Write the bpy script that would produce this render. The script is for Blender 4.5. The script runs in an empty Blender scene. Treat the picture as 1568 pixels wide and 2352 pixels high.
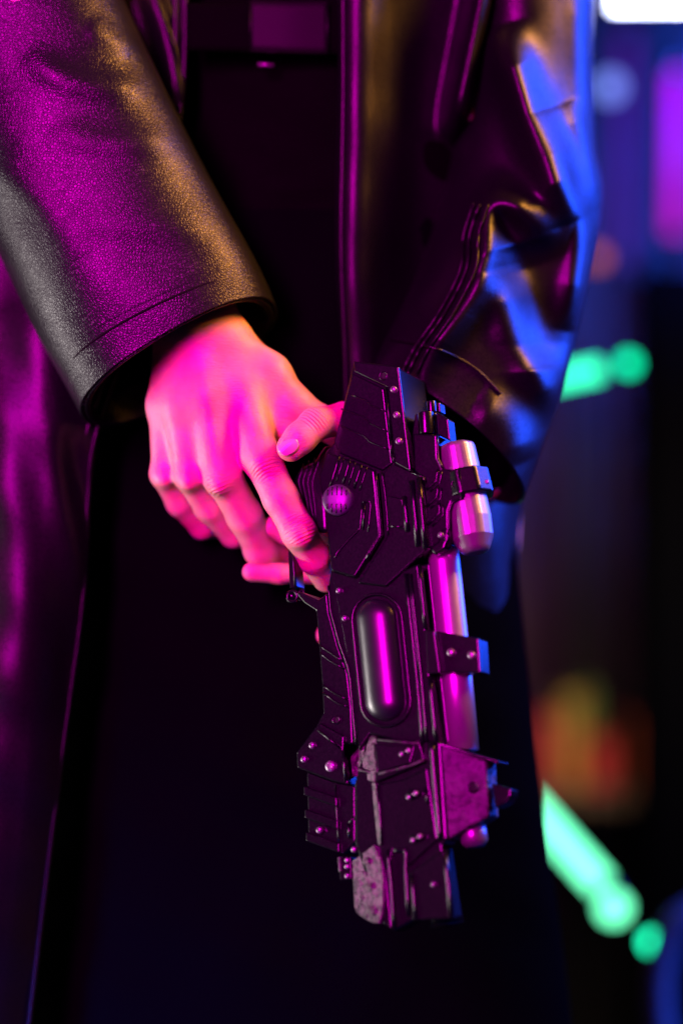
import bpy, bmesh, math, random
import numpy as np
from mathutils import Vector, Matrix
random.seed(7); rng = np.random.default_rng(7)
R = math.radians
C = bpy.context.scene.collection
sc = bpy.context.scene

# ------------------------------------------------------------------ camera, world, lights
S = 0.000255          # metres per unit at the focus distance
D = 1.5               # camera to focus plane
ZC = 0.98             # height of the camera
cam = bpy.data.cameras.new('camera'); camo = bpy.data.objects.new('camera', cam); C.objects.link(camo)
camo.location = (0, -D, ZC); camo.rotation_euler = (R(90), 0, 0)
cam.sensor_fit = 'VERTICAL'; cam.sensor_height = 36; cam.lens = 36*D/(2352*S)
cam.clip_start = 0.05; cam.clip_end = 100
cam.dof.use_dof = True; cam.dof.focus_distance = D - 0.004; cam.dof.aperture_fstop = 1.75
sc.camera = camo
w = bpy.data.worlds.new('World'); sc.world = w; w.use_nodes = True
w.node_tree.nodes['Background'].inputs[0].default_value = (0.10, 0.07, 0.12, 1)
w.node_tree.nodes['Background'].inputs[1].default_value = 0.03
sc.view_settings.view_transform = 'Standard'; sc.view_settings.look = 'None'
sc.view_settings.exposure = 0; sc.view_settings.gamma = 1
try: sc.view_settings.use_curve_mapping = False
except Exception: pass

def area(name, loc, target, size, col, power, size_y=None, spread=None):
    l = bpy.data.lights.new(name, 'AREA'); l.color = col; l.energy = power
    l.shape = 'RECTANGLE'; l.size = size; l.size_y = size_y or size
    if spread: l.spread = R(spread)
    o = bpy.data.objects.new(name, l); C.objects.link(o); o.location = loc
    d = Vector(target) - Vector(loc)
    o.rotation_euler = d.to_track_quat('-Z', 'Y').to_euler()
    return o
T0 = (0, 0, ZC)
area('magenta_lamp', (-0.64, -1.46, ZC+0.58), (-0.06, 0.0, ZC+0.09), 0.32, (1.0, 0.0, 0.72), 6.2, 0.9, 42)
area('amber_lamp', (1.02, -0.12, ZC+0.92), (-0.03, 0.0, ZC+0.15), 0.35, (1.0, 0.38, 0.05), 4.2, 0.5, 55)
area('blue_lamp', (1.12, 0.52, ZC+0.50), (0.12, 0.03, ZC+0.15), 0.7, (0.01, 0.07, 1.0), 75, 1.0)
area('pale_lamp', (-1.2, 0.12, ZC-0.42), (0.0, 0.0, ZC-0.20), 0.3, (0.95, 0.85, 0.84), 1.5, 0.8, 44)
area('low_blue_lamp', (-0.75, -0.55, ZC-0.85), (-0.24, 0.08, ZC-0.46), 0.3, (0.005, 0.10, 1.0), 1.8, 0.3, 22)

# ------------------------------------------------------------------ placing
def P(u, v, d=0.0):
    """point seen at u,v (0..1568, 0..2352) standing d millimetres behind the focus plane"""
    y = d*0.001; k = S*(D+y)/D
    return Vector(((u-784)*k, y, ZC + (1176-v)*k))
EV = Vector((0.44, 0.88, -0.176)).normalized()
PU = np.array([EV.x, EV.y, -EV.z])
def G(u, v, wd=0.0):
    """point of the blaster seen at u,v lying wd units below its side plate"""
    u0 = u - PU[0]*wd; v0 = v - PU[2]*wd
    d = -0.5*(u0-800)*S - 0.2*(v0-1100)*S
    return P(u0, v0, d*1000) + EV*(wd*S)
def z1(x, y): return (624.6+.3515*x, 790+.3515*y)
def z2(x, y): return (624.6+.3515*x, 1286+.3515*y)
def z3(x, y): return (643+.3515*x, 1635+.3515*y)
def z4(x, y): return (275.6+.3515*x, 689+.3515*y)

# ------------------------------------------------------------------ materials
def mat(name, col, rough=0.5, metal=0.0, spec=0.5, coat=0.0):
    m = bpy.data.materials.new(name); m.use_nodes = True
    b = m.node_tree.nodes['Principled BSDF']
    b.inputs['Base Color'].default_value = (*col, 1); b.inputs['Roughness'].default_value = rough
    b.inputs['Metallic'].default_value = metal; b.inputs['Specular IOR Level'].default_value = spec
    b.inputs['Coat Weight'].default_value = coat
    return m, b, m.node_tree
def node(nt, t, **kw):
    n = nt.nodes.new(t)
    for k, v in kw.items():
        if k in n.inputs: n.inputs[k].default_value = v
        else: setattr(n, k, v)
    return n
def leather(name, col, grain=520, dist=0.0009, strength=0.55, rough=0.4, spec=0.6):
    m, b, nt = mat(name, col, rough, 0, spec)
    tc = node(nt, 'ShaderNodeTexCoord')
    nz = node(nt, 'ShaderNodeTexNoise'); nz.inputs['Scale'].default_value = 180; nz.inputs['Detail'].default_value = 2
    mx = node(nt, 'ShaderNodeVectorMath', operation='SCALE'); mx.inputs['Scale'].default_value = 0.0007
    sb = node(nt, 'ShaderNodeVectorMath', operation='ADD')
    nt.links.new(tc.outputs['Object'], nz.inputs['Vector']); nt.links.new(nz.outputs['Color'], mx.inputs[0])
    nt.links.new(mx.outputs[0], sb.inputs[0]); nt.links.new(tc.outputs['Object'], sb.inputs[1])
    vo = node(nt, 'ShaderNodeTexVoronoi', feature='DISTANCE_TO_EDGE'); vo.inputs['Scale'].default_value = grain
    nt.links.new(sb.outputs[0], vo.inputs['Vector'])
    cr = node(nt, 'ShaderNodeMapRange'); cr.inputs['From Max'].default_value = 0.28
    cr.interpolation_type = 'SMOOTHSTEP'
    nt.links.new(vo.outputs['Distance'], cr.inputs['Value'])
    sp = node(nt, 'ShaderNodeMapRange'); sp.inputs['From Max'].default_value = 0.12; sp.inputs['To Min'].default_value = spec*0.3; sp.inputs['To Max'].default_value = spec
    nt.links.new(vo.outputs['Distance'], sp.inputs['Value']); nt.links.new(sp.outputs[0], b.inputs['Specular IOR Level'])
    n2 = node(nt, 'ShaderNodeTexNoise'); n2.inputs['Scale'].default_value = 22; n2.inputs['Detail'].default_value = 2
    nt.links.new(tc.outputs['Object'], n2.inputs['Vector'])
    bp = node(nt, 'ShaderNodeBump'); bp.inputs['Strength'].default_value = strength; bp.inputs['Distance'].default_value = dist
    bp2 = node(nt, 'ShaderNodeBump'); bp2.inputs['Strength'].default_value = 0.5; bp2.inputs['Distance'].default_value = 0.0018
    nt.links.new(cr.outputs[0], bp.inputs['Height']); nt.links.new(n2.outputs['Fac'], bp2.inputs['Height'])
    nt.links.new(bp2.outputs[0], bp.inputs['Normal']); nt.links.new(bp.outputs[0], b.inputs['Normal'])
    rr = node(nt, 'ShaderNodeMapRange'); rr.inputs['To Min'].default_value = rough-0.08; rr.inputs['To Max'].default_value = rough+0.12
    nt.links.new(n2.outputs['Fac'], rr.inputs['Value']); nt.links.new(rr.outputs[0], b.inputs['Roughness'])
    return m
def painted(name, col, rough, metal, scale=260, bump=0.25, dist=0.0004, wear=None, spec=0.5, rv=0.1):
    m, b, nt = mat(name, col, rough, metal, spec)
    tc = node(nt, 'ShaderNodeTexCoord')
    nz = node(nt, 'ShaderNodeTexNoise'); nz.inputs['Scale'].default_value = scale; nz.inputs['Detail'].default_value = 6
    nt.links.new(tc.outputs['Object'], nz.inputs['Vector'])
    bp = node(nt, 'ShaderNodeBump'); bp.inputs['Strength'].default_value = bump; bp.inputs['Distance'].default_value = dist
    nt.links.new(nz.outputs['Fac'], bp.inputs['Height']); nt.links.new(bp.outputs[0], b.inputs['Normal'])
    rr = node(nt, 'ShaderNodeMapRange'); rr.inputs['From Min'].default_value = .3; rr.inputs['From Max'].default_value = .7
    rr.inputs['To Min'].default_value = max(rough-rv, 0.05); rr.inputs['To Max'].default_value = rough+rv
    nt.links.new(nz.outputs['Fac'], rr.inputs['Value']); nt.links.new(rr.outputs[0], b.inputs['Roughness'])
    if wear:
        n3 = node(nt, 'ShaderNodeTexNoise'); n3.inputs['Scale'].default_value = scale*0.55; n3.inputs['Detail'].default_value = 8
        nt.links.new(tc.outputs['Object'], n3.inputs['Vector'])
        cr = node(nt, 'ShaderNodeValToRGB'); cr.color_ramp.elements[0].position = 0.46; cr.color_ramp.elements[1].position = 0.56
        cr.color_ramp.elements[0].color = (*col, 1); cr.color_ramp.elements[1].color = (*wear, 1)
        nt.links.new(n3.outputs['Fac'], cr.inputs['Fac']); nt.links.new(cr.outputs['Color'], b.inputs['Base Color'])
    return m
M = {}
M['leather'] = leather('black_leather', (0.006, 0.006, 0.008), 600, 0.00011, 0.8, 0.33, 0.38)
M['leather_soft'] = leather('black_soft_leather', (0.003, 0.003, 0.004), 600, 0.00008, 0.5, 0.35, 0.33)
M['fabric'] = painted('black_cloth', (0.0014, 0.0014, 0.0018), 0.95, 0, 900, 0.5, 0.0005, spec=0.0)
M['shirt'] = painted('charcoal_shirt_cloth', (0.0013, 0.0013, 0.0013), 0.8, 0, 900, 0.5, 0.0005, spec=0.02)
M['groove_shade'] = painted('groove_shade_black', (0.004, 0.004, 0.004), 0.9, 0, 900, 0.3, 0.0003, spec=0.1)
M['black'] = painted('black_painted_plastic', (0.0022, 0.0024, 0.004), 0.23, 0.0, 900, 0.08, 0.0002, spec=0.45, rv=0.03)
M['rough'] = painted('worn_pewter_paint', (0.05, 0.046, 0.05), 0.46, 0.0, 300, 0.8, 0.0016, wear=(0.012, 0.011, 0.012), spec=0.4)
M['silver'] = painted('satin_silver', (0.24, 0.22, 0.235), 0.36, 0.7, 700, 0.05, 0.0002, rv=0.03)
M['tube'] = painted('silver_tube', (0.34, 0.30, 0.33), 0.34, 0.7, 700, 0.04, 0.0002, rv=0.03)
M['screw'] = painted('steel_screw', (0.24, 0.23, 0.25), 0.36, 0.7, 600, 0.1, 0.0002, rv=0.04)
M['tank'] = painted('glossy_black_tank', (0.006, 0.006, 0.010), 0.31, 0.0, 60, 0.01, 0.0001, spec=0.7, rv=0.02)
M['knob'] = painted('dark_steel_knob', (0.06, 0.055, 0.085), 0.40, 0.4, 500, 0.1, 0.0002, rv=0.05)
M['pewter'] = painted('worn_pewter_lit_side', (0.10, 0.09, 0.085), 0.36, 0.3, 620, 0.9, 0.0020, wear=(0.02, 0.02, 0.02), spec=0.9)  # worn metal, made paler than the black faces to stand for side light
M['hole_shade'], _, _ = mat('hole_shade_black', (0.002, 0.002, 0.002), 0.9)  # flat black stands for the shade inside holes, screw slots and the tank recess
SKIN_CREASES = [(P(688, 1215, -2), (P(690, 1226, 8)-P(648, 1145, 10)).normalized(), 0.012, 3000), (P(612, 1078, 10), (P(648, 1145, 10)-P(600, 1052, 20)).normalized(), 0.013, 3200),
                (P(505, 1112, 20), Vector((0.4, 0, -0.9)), 0.010, 3000), (P(724, 960, 0), (P(690, 1006, 3)-P(724, 974, 8)).normalized(), 0.010, 3000)]
def skin_mat():
    m, b, nt = mat('skin', (0.62, 0.36, 0.27), 0.46, 0, 0.4)
    b.inputs['Subsurface Weight'].default_value = 1.0
    b.inputs['Subsurface Radius'].default_value = (1.0, 0.30, 0.16); b.inputs['Subsurface Scale'].default_value = 0.0035
    tc = node(nt, 'ShaderNodeTexCoord')
    nz = node(nt, 'ShaderNodeTexNoise'); nz.inputs['Scale'].default_value = 60; nz.inputs['Detail'].default_value = 4
    nt.links.new(tc.outputs['Object'], nz.inputs['Vector'])
    cr = node(nt, 'ShaderNodeValToRGB'); cr.color_ramp.elements[0].position = .3; cr.color_ramp.elements[1].position = .7
    cr.color_ramp.elements[0].color = (0.60, 0.30, 0.23, 1); cr.color_ramp.elements[1].color = (0.70, 0.42, 0.31, 1)
    nt.links.new(nz.outputs['Fac'], cr.inputs['Fac']); nt.links.new(cr.outputs['Color'], b.inputs['Base Color'])
    mp = node(nt, 'ShaderNodeMapping'); mp.inputs['Rotation'].default_value = (0, R(-32), 0); mp.inputs['Scale'].default_value = (0.35, 1, 1.6)
    nt.links.new(tc.outputs['Object'], mp.inputs['Vector'])
    n2 = node(nt, 'ShaderNodeTexNoise'); n2.inputs['Scale'].default_value = 520; n2.inputs['Detail'].default_value = 3
    nt.links.new(mp.outputs[0], n2.inputs['Vector'])
    total = n2.outputs['Fac']
    for (c, axis, rad, fr) in SKIN_CREASES:
        ds = node(nt, 'ShaderNodeVectorMath', operation='DISTANCE'); ds.inputs[1].default_value = c
        nt.links.new(tc.outputs['Object'], ds.inputs[0])
        mk = node(nt, 'ShaderNodeMapRange'); mk.interpolation_type = 'SMOOTHSTEP'
        mk.inputs['From Min'].default_value = rad; mk.inputs['From Max'].default_value = rad*0.35; mk.inputs['To Max'].default_value = 1.0
        nt.links.new(ds.outputs['Value'], mk.inputs['Value'])
        dt = node(nt, 'ShaderNodeVectorMath', operation='DOT_PRODUCT'); dt.inputs[1].default_value = axis
        wn = node(nt, 'ShaderNodeTexNoise'); wn.inputs['Scale'].default_value = 130
        nt.links.new(tc.outputs['Object'], wn.inputs['Vector']); nt.links.new(tc.outputs['Object'], dt.inputs[0])
        ma = node(nt, 'ShaderNodeMath', operation='MULTIPLY_ADD'); ma.inputs[1].default_value = fr
        mw = node(nt, 'ShaderNodeMath', operation='MULTIPLY'); mw.inputs[1].default_value = 5.0
        nt.links.new(wn.outputs['Fac'], mw.inputs[0]); nt.links.new(dt.outputs['Value'], ma.inputs[0]); nt.links.new(mw.outputs[0], ma.inputs[2])
        si = node(nt, 'ShaderNodeMath', operation='SINE'); nt.links.new(ma.outputs[0], si.inputs[0])
        mu = node(nt, 'ShaderNodeMath', operation='MULTIPLY'); nt.links.new(si.outputs[0], mu.inputs[0]); nt.links.new(mk.outputs[0], mu.inputs[1])
        ad = node(nt, 'ShaderNodeMath', operation='ADD'); nt.links.new(total, ad.inputs[0]); nt.links.new(mu.outputs[0], ad.inputs[1]); total = ad.outputs[0]
    bp = node(nt, 'ShaderNodeBump'); bp.inputs['Strength'].default_value = 0.7; bp.inputs['Distance'].default_value = 0.0005
    nt.links.new(total, bp.inputs['Height']); nt.links.new(bp.outputs[0], b.inputs['Normal'])
    return m
M['skin'] = skin_mat()
M['nail'], _b, _ = mat('finger_nail', (0.70, 0.44, 0.38), 0.25, 0, 0.5, 0.2)
def glow(name, col, strength):
    m = bpy.data.materials.new(name); m.use_nodes = True; nt = m.node_tree
    b = nt.nodes['Principled BSDF']; b.inputs['Base Color'].default_value = (*[c*0.05 for c in col], 1)
    b.inputs['Specular IOR Level'].default_value = 0.1; b.inputs['Emission Color'].default_value = (*col, 1); b.inputs['Emission Strength'].default_value = strength
    return m

# ------------------------------------------------------------------ object helpers
def empty(name, loc, label, cat, group=None):
    o = bpy.data.objects.new(name, None); C.objects.link(o); o.location = loc; o.empty_display_size = 0.05
    o['label'] = label; o['category'] = cat
    if group: o['group'] = group
    return o
def link(name, verts, faces, m, parent=None, smooth=False, bevel=0, seg=2, tag=None, label=None):
    me = bpy.data.meshes.new(name); me.from_pydata([tuple(v) for v in verts], [], faces); me.update()
    bm = bmesh.new(); bm.from_mesh(me); bmesh.ops.recalc_face_normals(bm, faces=bm.faces); bm.to_mesh(me); bm.free()
    return link_me(name, me, m, parent, smooth, bevel, seg, label)
def link_me(name, me, m, parent=None, smooth=False, bevel=0, seg=2, label=None):
    me.materials.append(m); o = bpy.data.objects.new(name, me); C.objects.link(o)
    if smooth: me.shade_smooth()
    if parent is not None:
        o.parent = parent
        if parent.type == 'EMPTY': o.matrix_parent_inverse = Matrix.Translation(-parent.location)
    if bevel:
        md = o.modifiers.new('bevel', 'BEVEL'); md.width = bevel*1.5*S; md.segments = 4; md.limit_method = 'ANGLE'; md.angle_limit = R(25)
        md.harden_normals = False
    if label: o['label'] = label
    return o
class MB:
    def __init__(s): s.v = []; s.f = []
    def add(s, v, f):
        n = len(s.v); s.v += [Vector(p) for p in v]; s.f += [tuple(i+n for i in q) for q in f]
    def tube(s, pts, rad, n=10, caps=True, flat=1.0, fl_dir=None):
        pts = [Vector(p) for p in pts]; rad = rad if hasattr(rad, '__len__') else [rad]*len(pts)
        vs = []; up = Vector((0.13, -1, 0.21))
        for i, p in enumerate(pts):
            a = pts[max(i-1, 0)]; b = pts[min(i+1, len(pts)-1)]; t = (b-a).normalized()
            x = t.cross(up).normalized(); y = x.cross(t).normalized()
            for k in range(n):
                an = 2*math.pi*k/n; vs.append(p + x*math.cos(an)*rad[i] + y*math.sin(an)*rad[i]*flat)
        fs = []
        for i in range(len(pts)-1):
            for k in range(n):
                k2 = (k+1) % n; fs.append((i*n+k, i*n+k2, (i+1)*n+k2, (i+1)*n+k))
        if caps: fs.append(tuple(range(n))[::-1]); fs.append(tuple((len(pts)-1)*n+k for k in range(n)))
        s.add(vs, fs)
    def build(s, name, m, parent=None, smooth=True, bevel=0, label=None):
        return link(name, s.v, s.f, m, parent, smooth, bevel, label=label)

def prism(name, pts, w0, w1, m, parent, bevel=2.6, seg=2, wfun=None, label=None, smooth=False):
    """outline traced on the blaster's side, front at depth w0, back at w1"""
    ww = w0 if hasattr(w0, '__len__') else [w0]*len(pts)
    fr = [G(p[0], p[1], q) for p, q in zip(pts, ww)]
    bk = [f + EV*((w1-q)*S) for f, q in zip(fr, ww)]
    n = len(pts)
    fs = [tuple(range(n)), tuple(range(n, 2*n))[::-1]] + [(i, i+n, (i+1) % n + n, (i+1) % n) for i in range(n)]
    return link(name, fr+bk, fs, m, parent, smooth, bevel, seg, label=label)
def bead(pts, r, wd, mb=None, n=8, flat=1.0, sub=1):
    mb = mb or MB()
    q = []
    for i in range(len(pts)-1):
        for k in range(sub): 
            t = k/sub; q.append((pts[i][0]*(1-t)+pts[i+1][0]*t, pts[i][1]*(1-t)+pts[i+1][1]*t))
    q.append(pts[-1])
    mb.tube([G(p[0], p[1], wd) for p in q], r*1.3*S, n, flat=flat)
    return mb
# plate axes for round parts
FU = Vector((1, -0.5, 0)); FU = (FU - EV*FU.dot(EV)).normalized(); FV = EV.cross(FU).normalized()
def disc(mb, c, r, depth, n=20, dome=0.0, ax=None):
    """button on the plate: centre c(world), radius r units, height depth units towards the viewer"""
    a = -EV if ax is None else ax
    x = FU if ax is None else a.cross(Vector((0, 0, 1))).normalized(); y = a.cross(x).normalized()
    prof = [(1, -4), (1, depth*0.7), (0.86, depth), (0.5, depth+dome), (0.001, depth+dome*1.2)]
    vs = []; fs = []
    for (k, h) in prof:
        for i in range(n):
            an = 2*math.pi*i/n; vs.append(c + (x*math.cos(an)+y*math.sin(an))*(r*k*S) + a*(h*S))
    for j in range(len(prof)-1):
        for i in range(n):
            i2 = (i+1) % n; fs.append((j*n+i, j*n+i2, (j+1)*n+i2, (j+1)*n+i))
    mb.add(vs, fs)

# ---- smooth interpolation of control grids
def catmull(pts, n, closed=False):
    pts = np.array(pts, float); m = len(pts)
    out = []
    segs = m if closed else m-1
    ts = np.linspace(0, segs, n, endpoint=not closed)
    for t in ts:
        i = min(int(t), segs-1); f = t-i
        if closed: a, b, c, d = pts[(i-1) % m], pts[i % m], pts[(i+1) % m], pts[(i+2) % m]
        else: a, b, c, d = pts[max(i-1, 0)], pts[i], pts[i+1], pts[min(i+2, m-1)]
        out.append(0.5*((2*b)+(-a+c)*f+(2*a-5*b+4*c-d)*f*f+(-a+3*b-3*c+d)*f**3))
    return np.array(out)
def polydist(uv, poly):
    poly = np.array(poly, float); best = np.full(len(uv), 1e9); tt = np.zeros(len(uv)); L = 0
    seg = np.linalg.norm(np.diff(poly[:, :2], axis=0), axis=1); tot = seg.sum()
    for i in range(len(poly)-1):
        a, b = poly[i, :2], poly[i+1, :2]; d = b-a
        t = np.clip(((uv-a)@d)/(d@d), 0, 1); q = a+t[:, None]*d
        dd = np.linalg.norm(uv-q, axis=1); k = dd < best
        best[k] = dd[k]; tt[k] = (L+t[k]*seg[i])/tot; L += seg[i]
    return best, tt
def ridges(g, lst):
    """push cloth towards the viewer along fold lines; g rows of (u,v,depth mm)"""
    sh = g.shape; q = g.reshape(-1, 3).copy(); uv = q[:, :2].copy()
    for (poly, amp, wd) in lst:
        pl = catmull(poly, 24)
        dd, t = polydist(uv, pl)
        fade = np.clip(np.minimum(t, 1-t)*5, 0, 1)**0.7
        q[:, 2] -= amp*np.exp(-(dd/wd)**2)*fade
    return q.reshape(sh)
def sheet(name, rows, nu, nv, m, parent, thick=2.0, folds=(), closed=False, wob=0.0, sub=0):
    """rows of control points (u,v,depth mm) -> dense cloth"""
    rows = [catmull(r, nu, closed) for r in rows]
    g = np.stack([catmull([r[i] for r in rows], nv) for i in range(nu)], 1)   # nv x nu x 3
    if folds:
        if closed:
            md = g[:, :, 2].mean(1, keepdims=True); g2 = ridges(g, folds); wgt = np.clip((md-g[:, :, 2])/6+0.5, 0, 1)
            g[:, :, 2] = g[:, :, 2]*(1-wgt)+g2[:, :, 2]*wgt
        else: g = ridges(g, folds)
    if wob:
        a = np.sin(g[:, :, 1]*0.011+g[:, :, 0]*0.004)*np.sin(g[:, :, 0]*0.017+1.3) + 0.5*np.sin(g[:, :, 1]*0.031-g[:, :, 0]*0.013+0.6)
        g[:, :, 2] += wob*a
    vs = [P(*g[j, i]) for j in range(nv) for i in range(nu)]
    fs = []
    for j in range(nv-1):
        for i in range(nu if closed else nu-1):
            i2 = (i+1) % nu; fs.append((j*nu+i, j*nu+i2, (j+1)*nu+i2, (j+1)*nu+i))
    o = link(name, vs, fs, m, parent, True)
    # normals outward or towards viewer, then thickness inwards
    if thick:
        md = o.modifiers.new('thickness', 'SOLIDIFY'); md.thickness = thick*0.001; md.offset = -1 if closed else 0
        md.use_rim = True
    return o, g
def ring(L, Rr, dl, dr, front, back, shift, ex=1.0):
    """sleeve cross-section: left/right silhouette points, front/back bulge (mm), tilt of the opening"""
    L = np.array(L, float); Rr = np.array(Rr, float); c = (L+Rr)/2; h = (Rr-L)/2
    nrm = np.array([-h[1], h[0]]); nrm = nrm/np.linalg.norm(nrm)           # pointing down the arm
    pts = []
    for k in range(16):
        an = 2*math.pi*k/16; cs, sn = math.cos(an), math.sin(an)
        cs = math.copysign(abs(cs)**ex, cs); sn = math.copysign(abs(sn)**ex, sn)
        dep = (dl+dr)/2+(dr-dl)/2*cs
        ff = front if sn > 0 else back
        q = c+h*cs - nrm*(shift*sn)
        pts.append((q[0], q[1], dep - ff*sn))
    return pts

# ------------------------------------------------------------------ signed-distance flesh
def smin(a, b, k):
    h = np.clip(0.5+0.5*(b-a)/k, 0, 1); return b*(1-h)+a*h-k*h*(1-h)
def rcone(X, a, b, ra, rb):
    a = np.array(a); b = np.array(b); d = b-a; L2 = d@d
    pa = X-a; t = np.clip((pa@d)/L2, 0, 1)
    return np.linalg.norm(pa-t[..., None]*d, axis=-1) - (ra+(rb-ra)*t)
def nets(F, o, h):
    nx, ny, nz = F.shape; ins = F < 0
    cell = np.zeros((nx-1, ny-1, nz-1), int); acc = np.zeros((nx-1, ny-1, nz-1, 3)); cnt = np.zeros((nx-1, ny-1, nz-1))
    idx = np.indices((nx-1, ny-1, nz-1)).transpose(1, 2, 3, 0).astype(float)
    E = []
    for ax in range(3):
        dd = [0, 0, 0]; dd[ax] = 1
        oth = [q for q in range(3) if q != ax]
        for p in (0, 1):
            for q in (0, 1):
                of = [0, 0, 0]; of[oth[0]] = p; of[oth[1]] = q
                a = F[of[0]:nx-1+of[0], of[1]:ny-1+of[1], of[2]:nz-1+of[2]]
                o2 = [of[i]+dd[i] for i in range(3)]
                b = F[o2[0]:nx-1+o2[0], o2[1]:ny-1+o2[1], o2[2]:nz-1+o2[2]]
                c = (a < 0) != (b < 0)
                t = np.where(c, a/np.where(c, a-b, 1), 0)
                pt = np.zeros(c.shape+(3,)); pt += of; pt[..., ax] += t
                acc += pt*c[..., None]; cnt += c
    act = cnt > 0; ids = -np.ones(act.shape, int); ids[act] = np.arange(act.sum())
    V = (idx[act]+acc[act]/cnt[act][:, None])*h+np.array(o)
    Fc = []
    for ax in range(3):
        sl0 = [slice(None)]*3; sl1 = [slice(None)]*3; sl0[ax] = slice(0, -1); sl1[ax] = slice(1, None)
        a = ins[tuple(sl0)]; b = ins[tuple(sl1)]
        c = np.argwhere(a != b)
        o1, o2 = [q for q in range(3) if q != ax]
        c = c[(c[:, o1] > 0) & (c[:, o2] > 0) & (c[:, o1] < F.shape[o1]-1) & (c[:, o2] < F.shape[o2]-1)]
        e1 = np.zeros(3, int); e1[o1] = 1; e2 = np.zeros(3, int); e2[o2] = 1
        q = [c-e1-e2, c-e2, c, c-e1]
        qi = np.stack([ids[tuple(x.T)] for x in q], 1)
        fl = a[tuple(c.T)]
        if ax == 1: fl = ~fl
        qi[~fl] = qi[~fl][:, ::-1]
        Fc.append(qi)
    return V, np.concatenate(Fc)
def field(lo, hi, h, fn, band=0.02):
    n = [int(math.ceil((hi[i]-lo[i])/h))+1 for i in range(3)]
    ax = [lo[i]+h*np.arange(n[i]) for i in range(3)]
    X = np.stack(np.meshgrid(*ax, indexing='ij'), -1)
    F = np.empty(n)
    for i in range(0, n[0], 16): F[i:i+16] = fn(X[i:i+16])
    return nets(F, lo, h)
def pm(u, v, d): return np.array(P(u, v, d))
mm = 0.001
def chain(X, pts, k=0.003):
    """pts (u,v,depth mm,radius units)"""
    f = None
    for a, b in zip(pts[:-1], pts[1:]):
        g = rcone(X, pm(*a[:3]), pm(*b[:3]), a[3]*S, b[3]*S)
        f = g if f is None else smin(f, g, k)
    return f
# right hand (holding the grip)
RH_palm = [
    [(515, 790, 44, 46), (560, 900, 36, 46), (600, 1052, 21, 42)],
    [(475, 785, 42, 50), (480, 920, 34, 50), (508, 1100, 28, 38)],
    [(430, 790, 46, 50), (420, 930, 40, 46), (436, 1090, 38, 34)],
    [(395, 800, 54, 46), (380, 930, 52, 40), (378, 1088, 52, 30)],
    [(330, 600, 62, 74), (440, 760, 48, 72)], [(430, 640, 62, 74), (500, 770, 50, 70)],
    [(480, 800, 58, 62), (600, 950, 56, 56)], [(560, 960, 50, 62), (460, 1040, 56, 50)],
    [(540, 800, 50, 50), (618, 862, 44, 48), (672, 930, 44, 44)],
    [(590, 880, 50, 50), (660, 990, 42, 36)],
]
RH_f = [
    [(600, 1052, 21, 44), (645, 1145, 10, 41), (687, 1224, 8, 40), (720, 1280, 20, 37), (748, 1330, 36, 31)],
    [(515, 1100, 28, 43), (562, 1185, 42, 42), (600, 1264, 60, 38), (650, 1275, 78, 31), (700, 1240, 88, 28)],
    [(434, 1092, 39, 35), (480, 1165, 54, 34), (536, 1228, 72, 31), (590, 1225, 88, 27), (640, 1200, 96, 24)],
    [(376, 1090, 53, 31), (412, 1155, 66, 31), (464, 1210, 82, 29), (520, 1212, 94, 25), (570, 1190, 98, 22)],
    [(672, 930, 44, 44), (735, 968, 48, 38), (790, 1010, 56, 30)],
]
RH_bumps = [(600, 1062, 10, 31), (504, 1112, 19, 27), (434, 1106, 31, 24), (379, 1100, 46, 21), (691, 1230, 1, 31), (588, 1268, 56, 28)]
LH_palm = [[(1205, 930, 134, 38), (1118, 1120, 124, 32), (1030, 1135, 104, 44), (930, 1060, 76, 70), (880, 1120, 72, 74)],
           [(930, 1060, 78, 60), (860, 990, 56, 48)], [(900, 1080, 78, 70), (830, 1200, 80, 50), (820, 1280, 84, 40)]]
LH_f = [
    [(860, 985, 50, 46), (790, 962, 26, 38), (724, 974, 8, 37), (690, 1006, 3, 36), (668, 1028, 2, 33)],
    [(840, 1150, 76, 36), (740, 1225, 70, 30), (660, 1225, 54, 27), (622, 1210, 50, 25)],
    [(840, 1230, 80, 36), (760, 1315, 72, 28), (640, 1318, 58, 23), (578, 1314, 56, 23)],
    [(850, 1300, 84, 36), (800, 1430, 76, 30), (752, 1458, 66, 28)],
]
def hands_r(X):
    f = None
    for c in RH_palm:
        g = chain(X, c, 0.008); f = g if f is None else smin(f, g, 0.010)
    for (u, v, d, r) in RH_bumps[:4]:
        f = smin(f, np.linalg.norm(X-pm(u, v, d), axis=-1)-r*S*0.9, 0.004)
    fg = None
    for c in RH_f:
        g = chain(X, c, 0.0035); fg = g if fg is None else smin(fg, g, 0.0012)
    for (u, v, d, r) in RH_bumps[4:]:
        fg = smin(fg, np.linalg.norm(X-pm(u, v, d), axis=-1)-r*S, 0.003)
    return smin(f, fg, 0.0055)
def hands_l(X):
    f = None
    for c in LH_palm:
        g = chain(X, c, 0.01); f = g if f is None else smin(f, g, 0.01)
    fg = None
    for c in LH_f:
        g = chain(X, c, 0.0035); fg = g if fg is None else smin(fg, g, 0.0012)
    return smin(f, fg, 0.006)
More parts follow.
